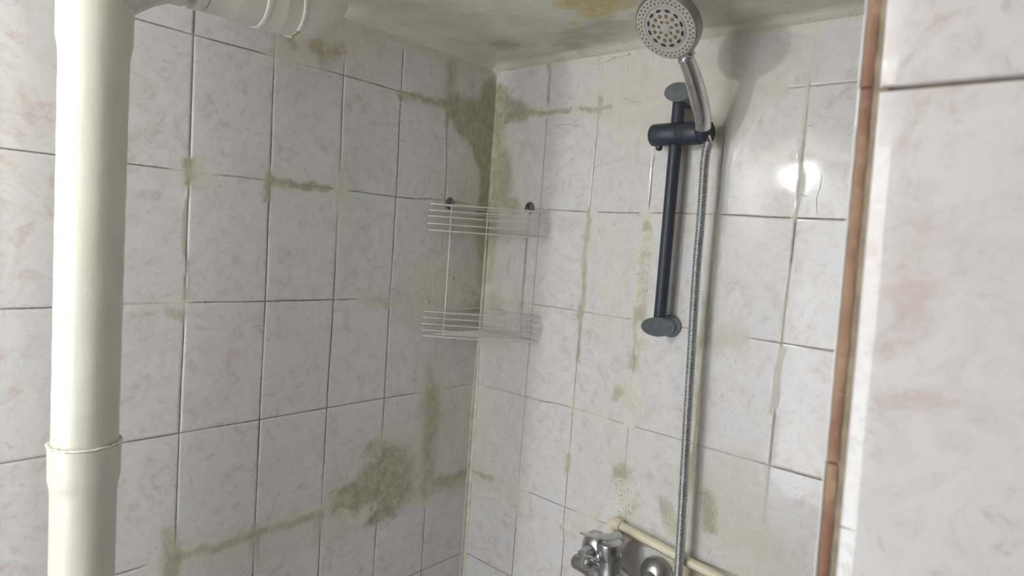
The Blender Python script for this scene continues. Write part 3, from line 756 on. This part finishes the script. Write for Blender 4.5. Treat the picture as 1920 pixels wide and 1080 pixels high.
# holder fork, a slotted ring around the end of the handle
HB = Vector((.8085, -.078, 1.990))      # where the handle sits
HH = Vector((.803, -.300, 2.189))       # centre of the shower face
hd = Vector((.0, -.62, .78)).normalized()
bm = bmesh.new(); u, v, w_ = frame(hd); n = 26; rings = []
for k in range(n + 1):
    a = math.radians(35 + 290 * k / n) + PI * 1.0
    e = u * math.cos(a) + v * math.sin(a)
    rings.append([bm.verts.new(HB + hd * h + e * r) for h, r in ((-.016, .0135), (.014, .0155), (.014, .0205), (-.016, .0180))])
for r0, r1 in zip(rings, rings[1:]):
    for j in range(4): bm.faces.new((r0[j], r0[(j + 1) % 4], r1[(j + 1) % 4], r1[j]))
bm.faces.new(rings[0]); bm.faces.new(rings[-1][::-1])
k = build('holder', bm, M['black'], rail, auto=30); k.parent = sl; k.data.transform(Matrix.Translation(-Vector(rail.location)))

# ------------------------------------------------------------------ hand shower
vdir = (CAM - HH).normalized()
FN = (vdir * math.cos(math.radians(55)) + (RT * -.66 - UP * .75) * math.sin(math.radians(55))).normalized()
FR = .0785
hs = thing('hand_shower', 'round chrome hand shower head with brown nozzles held on the black rail', 'shower head', HB)
bm = bmesh.new()
lathe(bm, HH, -FN, [(.000, FR * .90), (-.0015, FR * .96), (.002, FR * 1.0), (.010, FR * 1.015), (.022, FR * .985), (.030, FR * .90), (.037, FR * .72), (.042, FR * .40), (.0435, 0)], 72)
hsg = part('head_housing', bm, M['housing'], hs, 50)
bm = bmesh.new()
lathe(bm, HH + FN * .0005, FN, [(0, FR * .93), (.0022, FR * .93), (.0030, FR * .915), (.0034, FR * .70), (.0030, FR * .665), (.0012, FR * .65), (.0012, FR * .63), (.0030, FR * .615), (.0036, FR * .57), (.0036, FR * .14), (.0050, FR * .12), (.0052, 0)], 72)
fp = part('face_plate', bm, M['face'], hs, 30)
fu, fv, _ = frame(FN)
def sub(name, bm, mat, par):
    bmesh.ops.translate(bm, verts=bm.verts, vec=-Vector(hs.location)); o = build(name, bm, mat, par); return o
def nozzle(name, ang, rad, r, mat, h=.0022, ell=1.0, inner=None):
    e = fu * math.cos(ang) + fv * math.sin(ang); c = HH + e * rad * FR + FN * .0032
    bm = bmesh.new(); lathe(bm, c, FN, [(0, r), (h * .7, r * .92), (h, r * .7), (h * .9, r * .35), (h * .5, 0)], 14, ell=(1, ell), uref=e)
    o = sub(name, bm, mat, fp)
for k in range(36):
    nozzle('nozzle', 2 * PI * k / 36, .86, .0022, M['lime'])
    nozzle('nozzle', 2 * PI * (k + .5) / 36, .765, .0022, M['lime'])
for k in range(12):
    nozzle('spray_jet', 2 * PI * k / 12 + .1, .375, .0047, M['lime'], .003)
for k in range(7):
    nozzle('spray_jet', 2 * PI * k / 7, .205, .0040, M['lime'], .003)
for k in range(12):
    nozzle('slot', 2 * PI * k / 12 + .05, .535, .0038, M['blackhole'], .0014, 2.0)
for k in range(12):
    nozzle('pin_hole', 2 * PI * (k + .5) / 12 + .05, .535, .0017, M['blackhole'], .001)
# neck, handle and tip
def onray(x, y, d): return at(x, y, 1, -d)
def onface(x, y, off):
    """the point of the photograph's ray that lies off behind the face plane"""
    d = at(x, y, 1, 0.0) - CAM; t = ((HH - CAM).dot(FN) - off) / d.dot(FN); return CAM + d * t
ed = onface(1279, 101, 0) - HH; ed.normalize()
A1 = onface(1284, 104, .020); A2 = onray(1318, 240, .088)
bm = bmesh.new(); sweep(bm, [HH - FN * .026 + ed * .040, HH - FN * .024 + ed * .066, HH - FN * .021 + ed * .083, A1, A1 + (A2 - A1).normalized() * .012], [.014, .0150, .0150, .0140, .0145], 24, sq=(1, 1)); part('neck', bm, M['chrome'], hs)
def arc(t, px, py):   # a point of the handle on the pixel ray, nearest to the straight line A1-A2
    q = A1.lerp(A2, t); d = (at(px, py, 1, 0.0) - CAM).normalized(); return CAM + d * (q - CAM).dot(d)
hp = spline([A1, arc(.26, 1299, 145), arc(.55, 1310, 185), arc(.84, 1317, 222), A2], 10)
nh = len(hp); bm = bmesh.new()
hr = [.0185 + .0028 * sst(k / (nh * .5)) - .0010 * sst((k - nh * .6) / (nh * .4)) for k in range(nh)]; hr[0] *= .9; hr[-1] *= .8
sweep(bm, hp, hr, 28); part('handle', bm, M['chrome'], hs)
bm = bmesh.new(); sweep(bm, [hp[1] , hp[1] + (hp[2] - hp[1]).normalized() * .0035], .0192, 28); part('handle_ring', bm, M['hose'], hs)
bm = bmesh.new(); q = hp[-9]; lathe(bm, q + vdir * .0185 - RT * .006, vdir, [(0, .0042), (.0022, .0038), (.0032, 0)], 18); part('rivet', bm, M['chrome'], hs)
tipA, tipB = hp[-2], onray(1329, 268, .067)
bm = bmesh.new(); sweep(bm, [tipA, tipA.lerp(tipB, .3), tipA.lerp(tipB, .75), tipB], [.0125, .0118, .0095, .0088], 24); part('hose_connector', bm, M['chrome'], hs)

# ------------------------------------------------------------------ ribbed hose
hose = thing('shower_hose', 'ribbed steel shower hose hanging straight down from the hand shower', 'hose', tipB)
ctrl = [tipB + Vector((0, 0, .002)), onray(1322, 300, .067), onray(1315, 400, .066), onray(1305, 520, .064), onray(1297, 650, .062), onray(1289, 780, .061), onray(1281, 920, .060), onray(1272, 1075, .058), onray(1266, 1160, .062), onray(1250, 1290, .075), onray(1225, 1330, .09), onray(1195, 1300, .10), onray(1180, 1235, .098)]
path = spline(ctrl, 40)
# resample evenly
L = [0]
for a, b in zip(path, path[1:]): L.append(L[-1] + (b - a).length)
pitch = .0049; nr = int(L[-1] / pitch); pts, rads = [], []
j = 0
def along(s):
    global j
    while j < len(L) - 2 and L[j + 1] < s: j += 1
    t = (s - L[j]) / max(1e-9, L[j + 1] - L[j]); return path[j].lerp(path[j + 1], t)
for k in range(nr):
    for f, r in ((0, .0085), (.22, .0110), (.5, .0118), (.78, .0110)):
        pts.append(along((k + f) * pitch)); rads.append(r)
bm = bmesh.new(); sweep(bm, pts, rads, 16); part('hose_sleeve', bm, M['hose'], hose, 80)
bm = bmesh.new(); e = pts[-1]; sweep(bm, [e + Vector((0, 0, -.014)), e + Vector((0, 0, .0)), e + Vector((0, 0, .012)), e + Vector((0, 0, .014))], [.0105, .0115, .0115, .009], 20); part('hose_nut', bm, M['chrome'], hose)

# ------------------------------------------------------------------ bath mixer
fa = thing('bath_mixer', 'dull chrome wall mixer tap with lever under the beige pipe', 'faucet', (.66, 0, .78))
for x, z, nm in ((.556, .785, 'left'), (.757, .783, 'right')):
    bm = bmesh.new(); lathe(bm, (x, .0, z), (0, -1, 0), [(0, .046), (.004, .049), (.014, .0475), (.028, .041), (.040, .029), (.043, .019), (.070, .018), (.085, .016)], 40)
    part('escutcheon', bm, M['faucet'], fa)
zb = .775
bm = bmesh.new()
lathe(bm, (.530, -.088, zb - .012), (1, 0, 0), [(0, 0), (.0, .012), (.003, .018), (.010, .0225), (.050, .025), (.085, .036), (.125, .041), (.165, .036), (.195, .0255), (.243, .0225), (.250, .018), (.253, .010), (.253, 0)], 40)
lathe(bm, (.660, -.092, zb - .006), (.0, -.18, 1), [(-.03, .034), (.0, .040), (.018, .0370), (.032, .0330), (.044, .0318), (.064, .0318)], 40)
part('mixer_body', bm, M['faucet'], fa)
bm = bmesh.new(); cdir = Vector((.0, -.18, 1)).normalized(); cb = Vector((.660, -.092, zb - .006)) + cdir * .060
lathe(bm, cb, cdir, [(0, .0318), (.002, .0350), (.006, .0362), (.044, .0362), (.050, .034), (.054, .025), (.055, 0)], 40)
cap = part('cartridge_cap', bm, M['faucet'], fa)
dn = (onray(1124, 1022, .12) - (cb + cdir * .026)); dn = (dn - cdir * dn.dot(cdir)).normalized(); dp_ = cb + cdir * .027 + dn * .0358
for off, mt, nm in ((-.0022, M['red'], 'red_dot'), (.0022, M['bluedot'], 'blue_dot')):
    bm = bmesh.new(); sd = cdir.cross(dn).normalized(); lathe(bm, dp_ + sd * off * .3 - cdir * off, dn, [(0, .0030), (.0012, .0028), (.0016, 0)], 16)
    bmesh.ops.translate(bm, verts=bm.verts, vec=-Vector(fa.location)); o = build(nm, bm, mt, cap)
# the lever: a thin broad leaf rising forward from the cap
def leaf():
    bm = bmesh.new(); a = onray(1163, 1006, .075); b = onray(1087, 999, .175); n = 16; rings = []
    mid = onray(1128, 1008, .125) + Vector((0, 0, -.004))
    for k in range(n + 1):
        t = k / n; p = a * (1 - t) ** 2 + mid * 2 * t * (1 - t) + b * t * t
        d = (b - a).normalized(); s = d.cross(Vector((0, 0, 1))).normalized(); nn = s.cross(d)
        wd = .024 * (1 - t) + .011 * t; wd *= (1 if t < .85 else math.sqrt(max(.02, 1 - ((t - .85) / .15) ** 2)))
        th = .009 * (1 - t) ** 2 + .0018
        ring = []
        for q in range(16):
            an = 2 * PI * q / 16; cx = math.cos(an); sx = math.sin(an)
            ring.append(bm.verts.new(p + s * wd * cx + nn * th * sx * (1 if abs(cx) < .9 else .8)))
        rings.append(ring)
    for r0, r1 in zip(rings, rings[1:]):
        for q in range(16): bm.faces.new((r0[q], r0[(q + 1) % 16], r1[(q + 1) % 16], r1[q]))
    bm.faces.new(rings[0]); bm.faces.new(rings[-1][::-1])
    return bm
part('lever', leaf(), M['faucet'], fa)
# diverter: little neck with a rounded knob, left and in front
bm = bmesh.new(); dv = onray(1112, 1056, .135); dv2 = onray(1092, 1053, .155)
sweep(bm, [Vector((.640, -.095, zb + .004)), dv, dv.lerp(dv2, .3)], [.012, .0105, .008], 24); part('diverter_neck', bm, M['faucet'], fa)
bm = bmesh.new(); lathe(bm, dv, (dv2 - dv), [(0, .009), (.003, .0165), (.009, .0185), (.020, .0190), (.026, .0165), (.029, .010), (.0295, 0)], 32); part('diverter_knob', bm, M['faucet'], fa)
bm = bmesh.new(); q = onray(1124, 1040, .128); lathe(bm, q - Vector((0, 0, .012)), (0, 0, 1), [(0, .009), (.004, .0105), (.012, .0105), (.016, .008), (.018, 0)], 20); part('diverter_nut', bm, M['faucet'], fa)
bm = bmesh.new(); sweep(bm, spline([(.676, -.105, zb - .01), (.676, -.14, zb - .03), (.676, -.22, zb - .045), (.676, -.27, zb - .06), (.676, -.28, zb - .085)], 8), [.017] * 8 + [.0150] * 24 + [.0150], 24); part('spout', bm, M['faucet'], fa)

# ------------------------------------------------------------------ beige water pipe
wp = thing('water_pipe', 'thin beige plastic water pipe with blue stripe running along the right wall', 'pipe', (.62, -.014, .87))
E0 = onray(1158, 983, .026)
E1 = onray(1345, 1082, .026); dirp = (E1 - E0); dirp.y = 0; dirp.normalize()
far = E0 + dirp * 1.05
bm = bmesh.new(); sweep(bm, [E0, E0 + dirp * .5, far], .0138, 32); part('straight_pipe', bm, M['ppr'], wp)
bm = bmesh.new(); n = 60; rings = []
for k in range(n + 1):
    p = E0 + dirp * (.012 + 1.0 * k / n)
    rings.append([bm.verts.new(p + (Vector((0, -1, 0)) * math.cos(math.radians(a)) + Vector((0, 0, -1)) * math.sin(math.radians(a))) * .01405) for a in (29, 32, 36, 40)])
for r0, r1 in zip(rings, rings[1:]):
    for q in range(3): bm.faces.new((r0[q], r0[q + 1], r1[q + 1], r1[q]))
st_ = part('blue_stripe', bm, M['blue'], wp)
# elbow turning down at the left end
bm = bmesh.new(); c0 = E0 + dirp * .006; pts = [c0, c0 - dirp * .004]
for k in range(1, 11):
    a = PI / 2 * k / 10; pts.append(c0 - dirp * (.004 + .018 * math.sin(a)) + Vector((0, 0, -.018 * (1 - math.cos(a)))))
pts.append(pts[-1] + Vector((0, 0, -.022)))
sweep(bm, pts, [.0170, .0190] + [.0198] * 10 + [.0190], 32); lathe(bm, c0 + dirp * .0, dirp, [(0, .0196), (.003, .0199), (.006, .0180), (.0065, .0138)], 32)
part('elbow_fitting', bm, M['ppr'], wp)
bm = bmesh.new(); p = pts[-1]; sweep(bm, [p, p + Vector((0, 0, -.5))], .0118, 24); part('drop_pipe', bm, M['ppr'], wp)

# ------------------------------------------------------------------ the lamp that mirrors in the glaze
lp = thing('ceiling_lamp', 'lit round globe lamp mirrored in the glossy right wall tiles', 'lamp', (LAMP.x, LAMP.y, 2.272))
bm = bmesh.new(); lathe(bm, (LAMP.x, LAMP.y, 2.275), (0, 0, -1), [(0, .055), (.03, .055), (.04, .045), (2.275 - LAMP.z - LAMP_R * .85, .040), (2.275 - LAMP.z - LAMP_R * .8, .036)], 32); part('lamp_base', bm, M['lamp_base'], lp)
bm = bmesh.new(); bmesh.ops.create_uvsphere(bm, u_segments=32, v_segments=16, radius=LAMP_R, matrix=Matrix.Translation(LAMP)); part('lit_globe', bm, M['glow'], lp)
